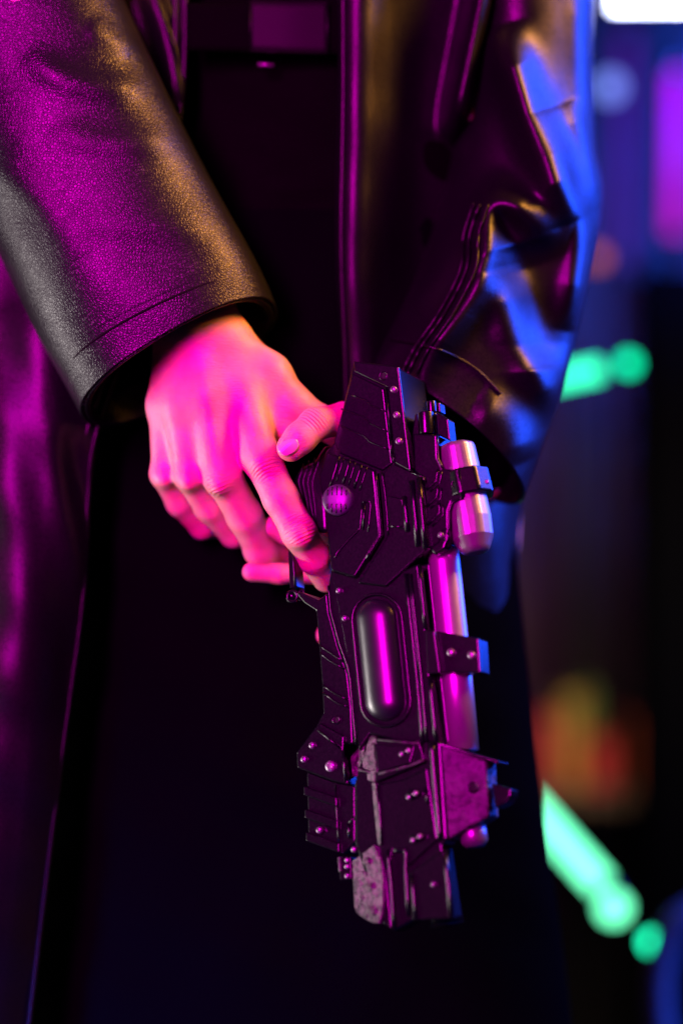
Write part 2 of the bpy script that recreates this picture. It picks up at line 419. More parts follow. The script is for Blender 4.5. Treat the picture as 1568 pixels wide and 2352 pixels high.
def body(X):
    cap = lambda a, b, ra, rb: rcone(X, pm(*a), pm(*b), ra, rb)
    Y = X.copy(); Y[..., 1] = (Y[..., 1]-0.215)*1.6+0.215        # chest and hips are wider than deep
    f = rcone(Y, np.array((0.0, 0.215, ZC+0.42)), np.array((0.0, 0.215, ZC+0.02)), 0.115, 0.115)
    f = smin(f, rcone(X, np.array((-0.06, 0.20, ZC-0.02)), np.array((-0.07, 0.21, ZC-0.86)), 0.060, 0.045), 0.03)
    f = smin(f, rcone(X, np.array((0.055, 0.20, ZC-0.02)), np.array((0.06, 0.21, ZC-0.86)), 0.060, 0.045), 0.03)
    f = smin(f, rcone(X, np.array((-0.14, 0.17, ZC+0.42)), np.array(P(60, 20, 70)), 0.05, 0.042), 0.02)
    f = smin(f, rcone(X, np.array(P(60, 20, 70)), np.array(P(380, 690, 56)), 0.040, 0.030), 0.02)
    f = smin(f, rcone(X, np.array((0.10, 0.17, ZC+0.42)), np.array(P(1200, 420, 110)), 0.04, 0.036), 0.02)
    f = smin(f, rcone(X, np.array(P(1200, 420, 110)), np.array(P(1160, 840, 122)), 0.034, 0.022), 0.02)
    return f

person = empty('person', (0, 0.2, 0), 'person in a long black leather coat holding a black blaster pointed down in both hands', 'person')
Vs = []; Fs = []; n0 = 0
a0 = P(300, 1360, 0); a1 = P(830, 560, 0)
for (lo, hi, h, fn) in [((P(300, 0, 0).x, -0.03, P(0, 1370, 0).z), (P(830, 0, 0).x, 0.12, P(0, 590, 0).z), 0.0010, hands_r),
                        ((P(530, 0, 0).x, -0.03, P(0, 1510, 0).z), (P(1250, 0, 0).x, 0.125, P(0, 760, 0).z), 0.0011, hands_l),
                        ((-0.36, -0.02, ZC-0.97), (0.36, 0.42, ZC+0.62), 0.010, body)]:
    V, Fc = field(lo, hi, h, fn)
    Vs.append(V); Fs.append(Fc+n0); n0 += len(V)
Vs = np.concatenate(Vs); Fs = np.concatenate(Fs)
body_o = link('body', Vs, [tuple(int(i) for i in f) for f in Fs], M['skin'], person, True)
sm = body_o.modifiers.new('smooth', 'SMOOTH'); sm.factor = 0.5; sm.iterations = 3

# thumb nail (curved plate sunk into the fingertip)
def nail(c, along, across, out, la, wa, name='nail'):
    along = along.normalized(); out = (out-along*out.dot(along)).normalized(); across = along.cross(out).normalized()
    vs = []; fs = []; nu, nv = 13, 13
    for j in range(nv):
        for i in range(nu):
            a = (i/(nu-1)*2-1); b = (j/(nv-1)*2-1)
            # squircle outline
            aa = a*math.sqrt(1-0.42*b*b); bb = b*math.sqrt(1-0.42*a*a)
            vs.append(c+across*(aa*wa)+along*(bb*la)+out*(-0.62*wa*aa*aa-0.10*la*bb*bb))
    for j in range(nv-1):
        for i in range(nu-1): fs.append((j*nu+i, j*nu+i+1, (j+1)*nu+i+1, (j+1)*nu+i))
    o = link(name, vs, fs, M['nail'], body_o, True)
    md = o.modifiers.new('thickness', 'SOLIDIFY'); md.thickness = 0.0008; md.offset = 0
    return o
nail(P(660, 1022, -7.0), P(640, 1040, 3)-P(690, 1006, 3), None, Vector((-0.25, -1, 0.30)), 25*S, 20*S)
nail(P(606, 1200, 44.6), P(600, 1205, 50)-P(660, 1225, 54), None, Vector((-0.1, -1, 0.5)), 17*S, 15*S)

# ------------------------------------------------------------------ clothes
# shirt and trousers
def loft(name, rings, m, parent, nu=48, nv=60, thick=0, folds=(), wob=0.0):
    return sheet(name, rings, nu, nv, m, parent, thick, folds, True, wob)
shirt, _ = loft('shirt', [ring((330, -300), (1180, -300), 175, 175, 75, 110, 0), ring((330, 0), (1180, 0), 185, 185, 80, 110, 0),
                          ring((320, 330), (1190, 330), 185, 185, 82, 110, 0), ring((310, 620), (1200, 620), 190, 190, 80, 110, 0)],
                M['shirt'], person, wob=3,
                folds=[([(690, 400), (720, 470), (790, 560)], 9, 16), ([(700, 470), (660, 540)], 7, 14), ([(560, 330), (600, 520)], 7, 40)])
trousers, _ = loft('trousers', [ring((300, 480), (1150, 480), 190, 190, 92, 115, 0), ring((170, 900), (1165, 900), 190, 190, 98, 120, 0),
                                ring((110, 1300), (1188, 1300), 190, 190, 98, 120, 0), ring((50, 1850), (1246, 1850), 195, 195, 98, 120, 0),
                                ring((-60, 2600), (1330, 2600), 200, 200, 98, 110, 0), ring((-100, 4300), (1380, 4300), 210, 210, 90, 110, 0)],
                   M['fabric'], person, wob=4, folds=[([(330, 1500), (700, 1900)], 8, 90), ([(700, 1350), (840, 1800), (900, 2400)], 9, 70)])
bp = P(540, 0, 95)
belt, _ = sheet('belt', [[(430, 8, 99), (560, 6, 92), (680, 6, 90), (790, 10, 92), (900, 12, 99)], [(430, 116, 99), (560, 120, 92), (680, 124, 90), (790, 126, 92), (900, 128, 99)]],
                24, 6, M['shirt'], person, 4)
buckle, _ = sheet('belt_panel', [[(575, 2, 88), (665, 4, 86), (752, 4, 87)], [(575, 118, 88), (665, 122, 86), (752, 124, 87)]], 12, 6, mat('belt_panel_leather', (0.005, 0.004, 0.005), 0.6, 0, 0.15)[0], belt, 2)
mb = MB(); mb.tube([P(592, 148, 92), P(628, 150, 92)], 5*S, 10); mb.build('belt_stud', M['screw'], belt)
mb = MB(); 
for (a, b) in [((575, 2), (575, 118)), ((575, 118), (752, 124)), ((752, 124), (752, 4))]: mb.tube([P(*a, 86), P(*b, 86)], 2*S, 8)
mb.build('belt_stitching', M['leather_soft'], belt)

# coat body: panel on the photograph's left
coat_l, gl = sheet('coat', [
    [(-420, -200, 180), (-200, -200, 140), (40, -200, 125), (250, -200, 118), (425, -200, 112)],
    [(-420, 200, 150), (-200, 200, 125), (40, 200, 115), (250, 200, 112), (424, 200, 106)],
    [(-420, 600, 150), (-200, 600, 104), (20, 600, 92), (180, 600, 92), (350, 620, 88)],
    [(-420, 980, 150), (-200, 980, 96), (-10, 980, 76), (120, 980, 74), (228, 985, 84)],
    [(-420, 1400, 150), (-200, 1400, 92), (-20, 1400, 66), (90, 1400, 68), (192, 1400, 86)],
    [(-420, 1850, 150), (-220, 1850, 92), (-60, 1850, 66), (50, 1850, 70), (132, 1850, 86)],
    [(-420, 2700, 150), (-260, 2700, 92), (-120, 2700, 66), (-50, 2700, 70), (30, 2700, 86)]],
    90, 140, M['leather_soft'], person, 2.5, wob=1.5,
    folds=[([(60, 560), (110, 900), (170, 1180), (230, 1500)], 7, 60), ([(-20, 700), (20, 1100), (80, 1450), (90, 2000)], 5, 70),
           ([(150, 980), (215, 1300), (190, 1420)], -6, 30), ([(330, -60), (380, 80), (415, 260)], 9, 22)])
edge_pts = [(425, -200, 108), (424, 200, 102), (350, 620, 84), (228, 985, 80), (206, 1150, 82), (192, 1400, 82), (132, 1850, 82), (30, 2700, 82)]
for off in (-4, -26):
    mb = MB(); q = catmull([(a+off, b, c) for a, b, c in edge_pts], 80); mb.tube([P(*p) for p in q], 7*S, 10)
    mb.build('edge_stitching', M['leather_soft'], coat_l)

# coat front panel beside the body on the photograph's right
coat_r, gr = sheet('coat_front_panel', [
    [(778, -200, 86), (800, -200, 74), (840, -200, 72), (890, -200, 84), (980, -200, 108), (1080, -200, 118), (1180, -200, 130), (1300, -200, 160)],
    [(780, 200, 86), (802, 200, 74), (840, 200, 73), (890, 200, 86), (970, 200, 110), (1060, 200, 124), (1150, 200, 138), (1300, 200, 160)],
    [(774, 560, 86), (796, 560, 74), (832, 560, 74), (880, 560, 88), (950, 560, 112), (1030, 560, 126), (1120, 560, 140), (1300, 560, 160)],
    [(792, 860, 92), (808, 860, 84), (845, 860, 84), (900, 860, 98), (970, 860, 114), (1040, 860, 124), (1150, 860, 140), (1250, 860, 170)],
    [(800, 1250, 104), (815, 1250, 98), (860, 1250, 100), (940, 1250, 108), (1020, 1250, 116), (1100, 1250, 130), (1150, 1250, 150), (1186, 1250, 190)],
    [(800, 1800, 150), (820, 1800, 150), (870, 1800, 150), (960, 1800, 150), (1050, 1800, 160), (1130, 1800, 170), (1190, 1800, 190), (1225, 1800, 230)],
    [(820, 2700, 150), (850, 2700, 150), (900, 2700, 150), (1000, 2700, 150), (1100, 2700, 160), (1190, 2700, 170), (1260, 2700, 190), (1310, 2700, 230)]],
    110, 140, M['leather_soft'], coat_l, 2.5, wob=1.0,
    folds=[([(1130, -120), (1095, 60), (1060, 230), (1035, 330)], 44, 30)])
for off in (14, 36):
    mb = MB(); q = catmull([(780+off-6, -200, 75), (781+off-6, 200, 75), (776+off-6, 560, 75), (794+off-14, 840, 83), (800+off-14, 1250, 98)], 60)
    mb.tube([P(*p) for p in q], 8*S, 10); mb.build('edge_stitching', M['leather_soft'], coat_r)

# sleeve on the photograph's left (in focus)
RL = [ring((-330, -330), (140, -330), 112, 112, 62, 60, 60, 0.84), ring((-240, 0), (262, -20), 94, 94, 62, 60, 66, 0.84), ring((-130, 290), (385, 245), 80, 80, 60, 58, 70, 0.84),
      ring((0, 560), (480, 430), 70, 70, 58, 56, 72, 0.84), ring((95, 760), (570, 590), 61, 61, 54, 52, 74, 0.84), ring((160, 880), (602, 655), 57, 57, 52, 50, 74, 0.84),
      ring((200, 955), (622, 705), 56, 56, 51, 49, 72, 0.84)]
FL = [([(60, 130), (170, 190), (330, 210)], 3.0, 30), ([(120, 300), (230, 330), (400, 330)], 2.6, 34), ([(-40, 380), (100, 470), (180, 600)], 2.5, 40),
      ([(150, 500), (320, 520), (470, 520)], 1.6, 40), ([(200, 60), (300, 120)], 2.2, 26)]
sl, gs = loft('sleeve', RL, M['leather'], coat_l, 160, 220, 3.0, FL, 0.9)
# hem seam: dark tube stands for the groove's shade, beside a folded cuff band
hem = [ring((160, 884), (602, 660), 57, 57, 53.6, 51.5, 74, 0.84), ring((178, 918), (612, 682), 57, 57, 53.6, 51.5, 74, 0.84), ring((202, 959), (624, 708), 56, 56, 52, 50, 72, 0.84)]
cf, _ = loft('cuff_band', hem, M['leather'], sl, 160, 24, 4.0, (), 0.9)
for k_, rr, mk in ((-0.0, 3.0, 'groove_shade'), (-0.16, 2.6, 'leather')):
    src = hem[0] if k_ == 0 else [tuple(np.array(a)*(1+k_)-np.array(b)*k_) for a, b in zip(hem[0], RL[4])]
    q = catmull(src, 96, True); q = np.concatenate([q, q[:1]])
    cu, cvv, cd = q[:, 0].mean(), q[:, 1].mean(), q[:, 2].mean()
    wb = 0.9*(np.sin(q[:, 1]*0.011+q[:, 0]*0.004)*np.sin(q[:, 0]*0.017+1.3) + 0.5*np.sin(q[:, 1]*0.031-q[:, 0]*0.013+0.6))
    mb = MB(); mb.tube([P(cu+(p[0]-cu)*1.022, cvv+(p[1]-cvv)*1.0, cd+(p[2]-cd)*1.03+w_) for p, w_ in zip(q, wb)], rr*S, 6, False); mb.build('hem_seam', M[mk], sl)
# long twin seam near the left silhouette
for an, rr in ((168, 4.5), (160, 4.0)):
    pts = []
    for rg in [catmull(r, 64, True) for r in RL]:
        k = int(an/360*64); pts.append(rg[k])
    q = catmull(pts, 60)
    mb = MB(); mb.tube([P(p[0], p[1], p[2]-1.2) for p in q], rr*S, 8); mb.build('seam', M['leather'], sl)

# sleeve on the photograph's right (bent arm, heavy folds)
RR = [ring((1085, -330), (1400, -330), 150, 155, 60, 60, 10), ring((1075, 0), (1368, 0), 146, 152, 60, 60, 14), ring((1062, 180), (1362, 170), 142, 150, 62, 60, 20),
      ring((1040, 330), (1368, 330), 136, 146, 64, 60, 30), ring((1010, 470), (1384, 460), 130, 138, 66, 60, 44), ring((960, 620), (1345, 680), 118, 124, 66, 58, 60),
      ring((905, 740), (1296, 880), 104, 112, 62, 56, 70), ring((868, 810), (1250, 1010), 94, 100, 58, 52, 72), ring((846, 870), (1200, 1150), 84, 90, 54, 48, 66)]
FR = [([(1150, 60), (1190, 190), (1235, 330), (1300, 515)], 26, 46),
      ([(1310, 540), (1240, 515), (1175, 468), (1120, 480), (1112, 600), (1070, 700), (990, 800), (950, 900)], 22, 42),
      ([(1190, 560), (1230, 700), (1240, 850)], -14, 70),
      ([(1255, 250), (1300, 400), (1335, 560), (1310, 760)], 16, 36), ([(1305, 230), (1350, 360), (1372, 480)], 8, 26),
      ([(1330, -60), (1335, 90), (1345, 250), (1362, 400)], 6, 30),
      ([(1140, 620), (1180, 760), (1260, 900), (1290, 960)], 13, 44), ([(1090, 930), (1160, 970), (1200, 1060)], 6, 50),
      ([(1060, 560), (1010, 640), (950, 720)], 8, 50)]
sr, gsr = loft('sleeve', RR, M['leather_soft'], coat_l, 180, 260, 3.0, FR, 1.2)
# twin seam following the fold and the cuff seam
def on_sleeve(g, pts, lift, r, name, par, m):
    front = g.reshape(-1, 3)
    q = catmull(pts, 50); out = []
    for p in q:
        d = np.hypot(front[:, 0]-p[0], front[:, 1]-p[1]); k = np.where(d < max(d.min()*1.5, 8))[0]
        out.append(P(p[0], p[1], front[k, 2].min()-lift))
    mb = MB(); mb.tube(out, r*S, 8); mb.build(name, m, par)
for off in (0, -20, -34):
    on_sleeve(gsr, [(1120+off, 470), (1098+off, 540), (1090+off, 620), (1040+off, 720), (985+off*1.0, 800), (955+off, 860)], 0.4, 4.5, 'seam', sr, M['leather_soft'])
on_sleeve(gsr, [(895, 778), (960, 790), (1030, 812), (1095, 850), (1150, 905)], 0.2, 3.5, 'seam', sr, M['leather_soft'])

mb = MB(); mb.tube([P(1225, 900, 138), P(1130, 1100, 124), P(1062, 1128, 112)], [54*S, 42*S, 42*S], 24); mb.build('cuff_shade_tube', M['fabric'], shirt)  # added black tube hides lit wrist skin, keeping the cuff opening dark
# ------------------------------------------------------------------ the blaster
gun = empty('toy_blaster', G(850, 1500, 60), 'black science fiction toy blaster with silver tubes, held muzzle down', 'toy gun')
K = M['black']
def zz(f, pts): return [f(*p) for p in pts]
# housings
prism('receiver', zz(z1, [(530, 114), (822, 150), (905, 832), (985, 872), (1022, 1335), (935, 1405), (760, 1590), (395, 1560), (352, 1150), (300, 870), (345, 705), (405, 640)]), 0, 150, K, gun, 4, 3)
prism('rear_frame', zz(z1, [(528, 112), (825, 148), (908, 836), (800, 778), (750, 286), (736, 276), (536, 182)]), -9, 4, K, gun, 2.4)
rp = prism('rear_panel', zz(z1, [(524, 192), (728, 292), (778, 730), (786, 778), (718, 828), (440, 716), (402, 640)]), -6, 4, K, gun, 2.4)
for ln in [[(520, 335), (618, 370), (645, 400), (742, 440)], [(452, 425), (590, 470), (640, 520), (755, 572)], [(440, 532), (600, 600), (640, 640), (765, 692)]]:
    bead(zz(z1, ln), 1.5, -6, sub=3).build('panel_line', K, rp)
mb = MB(); bead(zz(z1, [(742, 285), (775, 600)]), 2.4, -8, mb); bead(zz(z1, [(770, 600), (780, 740)]), 2.4, -8, mb); bead(zz(z1, [(785, 720), (800, 776)]), 2.2, -9, mb)
mb.build('edge_trim', K, rp)
def screw(f, x, y, r, wd, name='screw', h=6, m=None, slot_shade=True):
    c = G(*f(x, y), wd); mb = MB(); disc(mb, c, r, h, 18, 1.5)
    o = mb.build(name, m or M['screw'], gun, True)
    if slot_shade and r > 5:
        m2 = MB(); a = random.uniform(0, 3.1)
        dx = (FU*math.cos(a)+FV*math.sin(a))*(r*0.62*S); cc = c - EV*((h+1.6)*S)
        m2.tube([cc-dx, cc+dx], r*0.13*S, 6); m2.build('slot_shade', M['hole_shade'], o)
    return o
for (x, y) in [(797, 300), (815, 466), (830, 636)]: screw(z1, x, y, 8, -9)
def ringhole(f, x, y, r, wd):
    c = G(*f(x, y), wd); mb = MB(); disc(mb, c, r, 1.0, 20); o = mb.build('pin_hole_shade', M['hole_shade'], gun)
    m2 = MB(); m2.tube([c-EV*(1.5*S)+(FU*math.cos(t)+FV*math.sin(t))*(r*1.05*S) for t in np.linspace(0, 2*math.pi, 25)], 1.6*S, 6, False)
    m2.build('rim', K, o)
ringhole(z1, 727, 210, 9, -9)
# side plates
sp = prism('side_plate', zz(z1, [(352, 702), (668, 824), (690, 1060), (710, 1250), (540, 1526), (382, 1482), (346, 1120), (302, 872)]), -18, 4, K, gun, 3.5, 3)
prism('centre_plate', zz(z1, [(722, 838), (790, 782), (905, 836), (968, 866), (985, 1000), (1022, 1332), (940, 1402), (742, 1585), (560, 1562), (745, 1262), (758, 1200)]), -10, 4, K, gun, 2.6)
prism('inset_panel', zz(z1, [(752, 990), (850, 1012), (880, 1215), (765, 1190)]), -14, -8, K, gun, 1.8)
ribs = MB()
for ln, r in [([(442, 730), (376, 950)], 3.2), ([(512, 752), (466, 912)], 3), ([(586, 790), (536, 945)], 3), ([(470, 742), (420, 900)], 1.6), ([(545, 768), (500, 925)], 1.6), ([(622, 800), (572, 960)], 1.8)]:
    bead(zz(z1, ln), r, -18, ribs, 8, sub=3)
ribs.build('ribs', K, sp)
ch = MB()
bead(zz(z1, [(590, 1040), (576, 1205), (500, 1280), (420, 1370), (415, 1395)]), 2.6, -18, ch, sub=3); bead(zz(z1, [(605, 1030), (595, 1215)]), 2.4, -19, ch, sub=2)
bead(zz(z1, [(590, 1035), (640, 1030), (645, 1050), (628, 1228)]), 1.8, -18, ch, sub=3)
ch.build('channel_trim', K, sp)
tr = MB()
bead(zz(z1, [(672, 830), (700, 1120), (708, 1250), (615, 1405)]), 3.0, -16, tr, sub=4)
bead(zz(z1, [(716, 836), (735, 960), (750, 1100), (758, 1250)]), 2.0, -11, tr, sub=4)
tr.build('plate_trim', K, sp)
bars = MB()
bead(zz(z1, [(912, 895), (955, 1322)]), 5.5, -11, bars, 8, sub=3); bead(zz(z1, [(958, 872), (1002, 1338)]), 5.0, -12, bars, 8, sub=3)
bead(zz(z1, [(862, 998), (886, 1225)]), 5.0, -12, bars, 8, sub=3); bead(zz(z1, [(755, 1190), (860, 1195)]), 1.6, -13, bars)
bead(zz(z1, [(912, 838), (985, 872), (992, 900)]), 2.0, -11, bars, sub=2)
bars.build('raised_bars', K, gun)
# dial
kc = G(*z1(432, 1022), -20); ax = Vector((-0.27, -1, 0.13)).normalized()
mb = MB(); disc(mb, kc, 36, 12, 40, 2.0, ax)
dial = mb.build('dial_knob', M['knob'], gun, True)
kx = ax.cross(Vector((0, 0, 1))).normalized(); ky = ax.cross(kx).normalized()
gr_ = MB()
for i in range(-2, 3):
    for sgn in (-1, 1):
        if abs(i) == 2 and sgn: pass
        x0 = i*11
        a = kc+ax*(14.5*S)+kx*(x0*S)+ky*(sgn*10*S); b = kc+ax*(12.6*S)+kx*(x0*S)+ky*(sgn*math.sqrt(max(31**2-x0**2, 1))*S)
        gr_.tube([a, b], 1.7*S, 6)
gr_.build('grooves', K, dial)
# rear top cylinder and block (right of the rear frame)
prism('top_block', zz(z1, [(930, 452), (1070, 440), (1078, 600), (1090, 780), (935, 820), (905, 640)]), 30, 110, K, gun, 3)
def cyl(pts, r, n=20): 
    mb = MB(); mb.tube(pts, r, n); return mb
def W(f, x, y, wd): return G(*f(x, y), wd)
c = MB(); c.tube([W(z1, 1004, 448, 20), W(z1, 1012, 592, 20)], 19*S, 24); c.build('adjuster_barrel', M['black'], gun, True, 1.5)
c = MB(); c.tube([W(z1, 1040, 372, 30), W(z1, 1046, 445, 30)], 11*S, 20); c.build('adjuster_pin', M['black'], gun, True, 1.2)
prism('adjuster_block', zz(z1, [(1072, 440), (1150, 488), (1166, 632), (1084, 592)]), 22, 60, K, gun, 2)
prism('adjuster_step', zz(z1, [(1058, 372), (1098, 376), (1104, 442), (1062, 440)]), 40, 70, K, gun, 2)
# mount plate
mp_ = prism('scope_mount', zz(z1, [(918, 582), (1074, 592), (1080, 745), (1112, 812), (1218, 826), (1246, 1002), (1172, 1030), (1150, 1090), (1150, 1200), (1128, 1290), (1060, 1345), (1022, 1332), (985, 872), (928, 835)]), 2, 60, K, gun, 3, 3)
cv = MB()
for ln in [[(1084, 820), (1072, 895), (1008, 952)], [(1084, 930), (1076, 1000), (1010, 1062)], [(1092, 1040), (1094, 1105), (1020, 1180)]]:
    bead(zz(z1, ln), 2.8, 1, cv, sub=3); bead(zz(z1, [(a+24, b+12) for a, b in ln]), 2.0, 1, cv, sub=3)
bead(zz(z1, [(1218, 828), (1245, 1000)]), 4, 2, cv, sub=2); bead(zz(z1, [(1246, 1004), (1176, 1034), (1154, 1092), (1152, 1200), (1130, 1290)]), 3, 1, cv, sub=4)
bead(zz(z1, [(1078, 600), (1084, 750), (1112, 808)]), 2.2, 1, cv, sub=3)
cv.build('trim', K, mp_)
ringhole(z1, 1197, 915, 8, 1)
# silver canister: eight-sided, axis along the blaster
def octo(name, stations, m, bevel=3, n=8, rot=0.39):
    """stations (x,y in z1, radius units, wd)"""
    vs = []; k = 0
    P0 = G(*z1(stations[0][0], stations[0][1]), stations[0][3]); P1 = G(*z1(stations[-1][0], stations[-1][1]), stations[-1][3])
    t = (P1-P0).normalized(); x = t.cross(Vector((0, -1, 0))).normalized(); y = x.cross(t).normalized()
    for (sx, sy, r, wd) in stations:
        c = G(*z1(sx, sy), wd)
        for i in range(n):
            a = 2*math.pi*i/n+rot; vs.append(c+(x*math.cos(a)+y*math.sin(a))*(r*S))
    fs = [tuple(range(n))[::-1], tuple((len(stations)-1)*n+i for i in range(n))]
    for j in range(len(stations)-1):
        for i in range(n): fs.append((j*n+i, j*n+(i+1) % n, (j+1)*n+(i+1) % n, (j+1)*n+i))
    return link(name, vs, fs, m, gun, False, bevel, 4)
octo('silver_canister', [(1206, 655, 45, 52), (1232, 800, 48, 52), (1300, 1150, 52, 52), (1318, 1270, 50, 52), (1338, 1370, 32, 52)], M['silver'], 8)
cl = octo('canister_clamp', [(1262, 842, 58, 54), (1296, 1010, 60, 54)], K, 4)
mb = MB(); disc(mb, G(*z1(1405, 900), 20), 5, 4, 12); mb.build('screw', M['screw'], cl)
prism('hinge_lug', zz(z1, [(1020, 1330), (1080, 1290), (1100, 1210), (1150, 1195), (1156, 1260), (1125, 1340), (1060, 1380)]), -2, 30, K, gun, 4, 3)
screw(z1, 1105, 1250, 7, -2)
# fore body
fb = prism('fore_body', zz(z2, [(366, 165), (384, 60), (560, 70), (740, 150), (870, 60), (955, 20), (1003, 450), (1052, 458), (1096, 742), (1030, 750), (1060, 1000), (1086, 1200), (1010, 1190), (900, 1205), (640, 1140), (565, 1250), (528, 1000), (505, 770), (490, 690), (435, 545), (380, 330)]), -2, 140, K, gun, 3.5, 3)
bead(zz(z2, [(368, 168), (382, 330), (440, 545), (494, 695), (510, 775), (530, 1000), (548, 1210)]), 1.8, -3, None, sub=4).build('contour_trim', K, fb)
# tank and rim
tk = MB(); a = np.array(z2(686, 385)); b = np.array(z2(742, 925)); n = 36; ax2 = (b-a)/np.linalg.norm(b-a); px = np.array([ax2[1], -ax2[0]])*-1
def capsule(mb, a, b, r, wd, depth, nl=30, na=24):
    """pill lying on the plate, bulging towards the viewer"""
    L = np.linalg.norm(b-a); t = (b-a)/L; nrm = np.array([-t[1], t[0]]); vs = []; fs = []
    st = [(-r*math.cos(x), r*math.sin(x)) for x in np.linspace(0.03, math.pi/2, 10)] + [(L*k/10, r) for k in range(1, 10)] + [(L+r*math.sin(x), r*math.cos(x)) for x in np.linspace(0, math.pi/2-0.03, 10)]
    for (al, rr) in st:
        for i in range(na+1):
            an = math.pi*i/na; q = a+t*al+nrm*(rr*math.cos(an))
            vs.append(G(q[0], q[1], wd) - EV*(depth*(rr/r)*math.sin(an)*S))
    for j in range(len(st)-1):
        for i in range(na): fs.append((j*(na+1)+i, j*(na+1)+i+1, (j+1)*(na+1)+i+1, (j+1)*(na+1)+i))
    mb.add(vs, fs)
capsule(tk, a, b, 46, 0, 30); tk.build('tank', M['tank'], gun, True)
gv = MB(); capsule(gv, a, b, 54, -1.4, 1.2); gv.build('tank_recess_shade', M['hole_shade'], gun, True)
nrm = np.array([-ax2[1], ax2[0]]); path = []
for k in range(13): an = math.pi/2-math.pi*k/12; path.append(b+57*(ax2*math.cos(an)+nrm*math.sin(an)))
for k in range(1, 6): path.append(b+(a-b)*k/6-57*nrm)
for k in range(13): an = -math.pi/2-math.pi*k/12; path.append(a+57*(ax2*math.cos(an)+nrm*math.sin(an)))
for k in range(1, 7): path.append(a+(b-a)*k/6+57*nrm)
rm = MB(); rm.tube([G(p[0], p[1], -5) for p in path], 3.6*S, 8, False); rm.build('tank_rim', K, gun)
# rails
rl = MB()
for ln, r, wd in [([(872, 90), (950, 800), (985, 1195)], 3.6, -2), ([(905, 92), (975, 760), (1012, 1185)], 3.2, -3), ([(962, 32), (1004, 450)], 4.5, -2),
                  ([(1030, 760), (1076, 1195)], 5, -3), ([(890, 90), (965, 800)], 1.6, -3)]:
    bead(zz(z2, ln), r, wd, rl, sub=4)
rl.build('side_rails', K, gun)
prism('rail_block', zz(z2, [(1000, 455), (1060, 462), (1098, 738), (1012, 745)]), -8, 30, K, gun, 2)
# silver tube (outer barrel)
tb = MB(); tb.tube([W(z2, 1118, -60, 60), W(z2, 1132, 30, 60), W(z2, 1175, 450, 60), W(z2, 1208, 780, 60), W(z2, 1250, 1260, 60)], 36*S, 40)
tb.build('silver_tube', M['tube'], gun)
prism('tube_shroud', zz(z2, [(975, 30), (1030, 20), (1160, 1200), (1085, 1200)]), 30, 110, K, gun, 3)
bk = prism('tube_bracket', zz(z2, [(1074, 464), (1348, 512), (1362, 738), (1102, 738)]), 6, 60, K, gun, 2.5)
for (x, y) in [(1172, 607), (1306, 625)]: screw(z2, x, y, 9, 6, h=8)
# trigger guard side
tg = prism('trigger_guard', zz(z2, [(150, 214), (208, 282), (285, 332), (304, 560), (322, 800), (332, 1000), (275, 1108), (420, 1190), (530, 1210), (520, 960), (494, 740), (430, 560), (372, 340), (360, 215), (300, 262), (225, 226), (185, 205)]), 10, 110, K, gun, 3)
bb = MB()
for ln in [[(310, 560), (385, 610), (470, 670)], [(312, 610), (380, 660), (475, 715)], [(330, 820), (420, 880), (495, 915)], [(332, 870), (440, 945), (500, 960)], [(285, 1100), (380, 1170), (470, 1200)]]:
    bead(zz(z2, ln), 2.0, 9, bb, sub=2)
bb.build('ribs', K, tg)
ringhole(z2, 420, 1048, 8, 9)
screw(z2, 440, 202, 7, -3); screw(z2, 478, 383, 7, -3)
ta = prism('guard_arm', zz(z2, [(100, -90), (138, -90), (158, 180), (112, 190)]), 16, 60, K, gun, 2.5)
bead(zz(z2, [(132, -60), (152, 175)]), 2, 15, None, sub=3).build('edge_trim', K, ta)
hg = MB(); cc = G(*z2(132, 240), 14)
hg.tube([cc+(FU*math.cos(t)+FV*math.sin(t))*(12.5*S) for t in np.linspace(0, 2*math.pi, 29)], 4*S, 8, False)
cc2 = G(*z2(190, 232), 24); hg.tube([cc2+(FU*math.cos(t)*0.6+FV*math.sin(t))*(12*S) for t in np.linspace(0, 2*math.pi, 29)], 2.6*S, 8, False)
hg.tube([G(*z2(132, 240), 22), G(*z2(132, 240), 70)], 12*S, 20); hg.build('hinge', K, gun)
# lower left plate and ribbed rail
prism('grip_plate', zz(z3, [(205, 132), (255, 70), (420, 160), (415, 250), (450, 480), (350, 458), (108, 368), (104, 268)]), 4, 70, K, gun, 3)
mb = MB(); bead(zz(z3, [(412, 252), (430, 452)]), 3, 3, mb, sub=2); bead(zz(z3, [(250, 120), (390, 235)]), 2.2, 3, mb, sub=2); mb.build('edge_trim', K, gun)
screw(z3, 213, 221, 8, 4); screw(z3, 160, 312, 8, 4)
fl = screw(z3, 333, 357, 13, 4, 'flower_bolt', 6, slot_shade=False)
m2 = MB()
for k in range(6):
    t = k*math.pi/3; disc(m2, G(*z3(333, 357), 4)-EV*(6.5*S)+(FU*math.cos(t)+FV*math.sin(t))*(6.5*S), 2.6, 1.5, 10, 0.6)
m2.build('petals', M['screw'], fl)
fr = prism('foregrip_rail', zz(z3, [(172, 395), (350, 462), (490, 490), (492, 850), (410, 935), (182, 850)]), 14, 80, K, gun, 2.6)
for (x, y) in [(150, 484), (157, 634), (165, 784)]:
    prism('rail_tooth', zz(z3, [(x, y), (x+222, y+78), (x+222, y+142), (x, y+62)]), 6, 70, K, gun, 2.4)
screw(z3, 260, 775, 8, 6)
mb = MB(); bead(zz(z3, [(447, 730), (455, 830)]), 3, 13, mb, sub=2); bead(zz(z3, [(495, 690), (445, 735)]), 2.4, 13, mb); bead(zz(z3, [(360, 480), (385, 900)]), 1.6, 12, mb, sub=3); mb.build('edge_trim', K, fr)
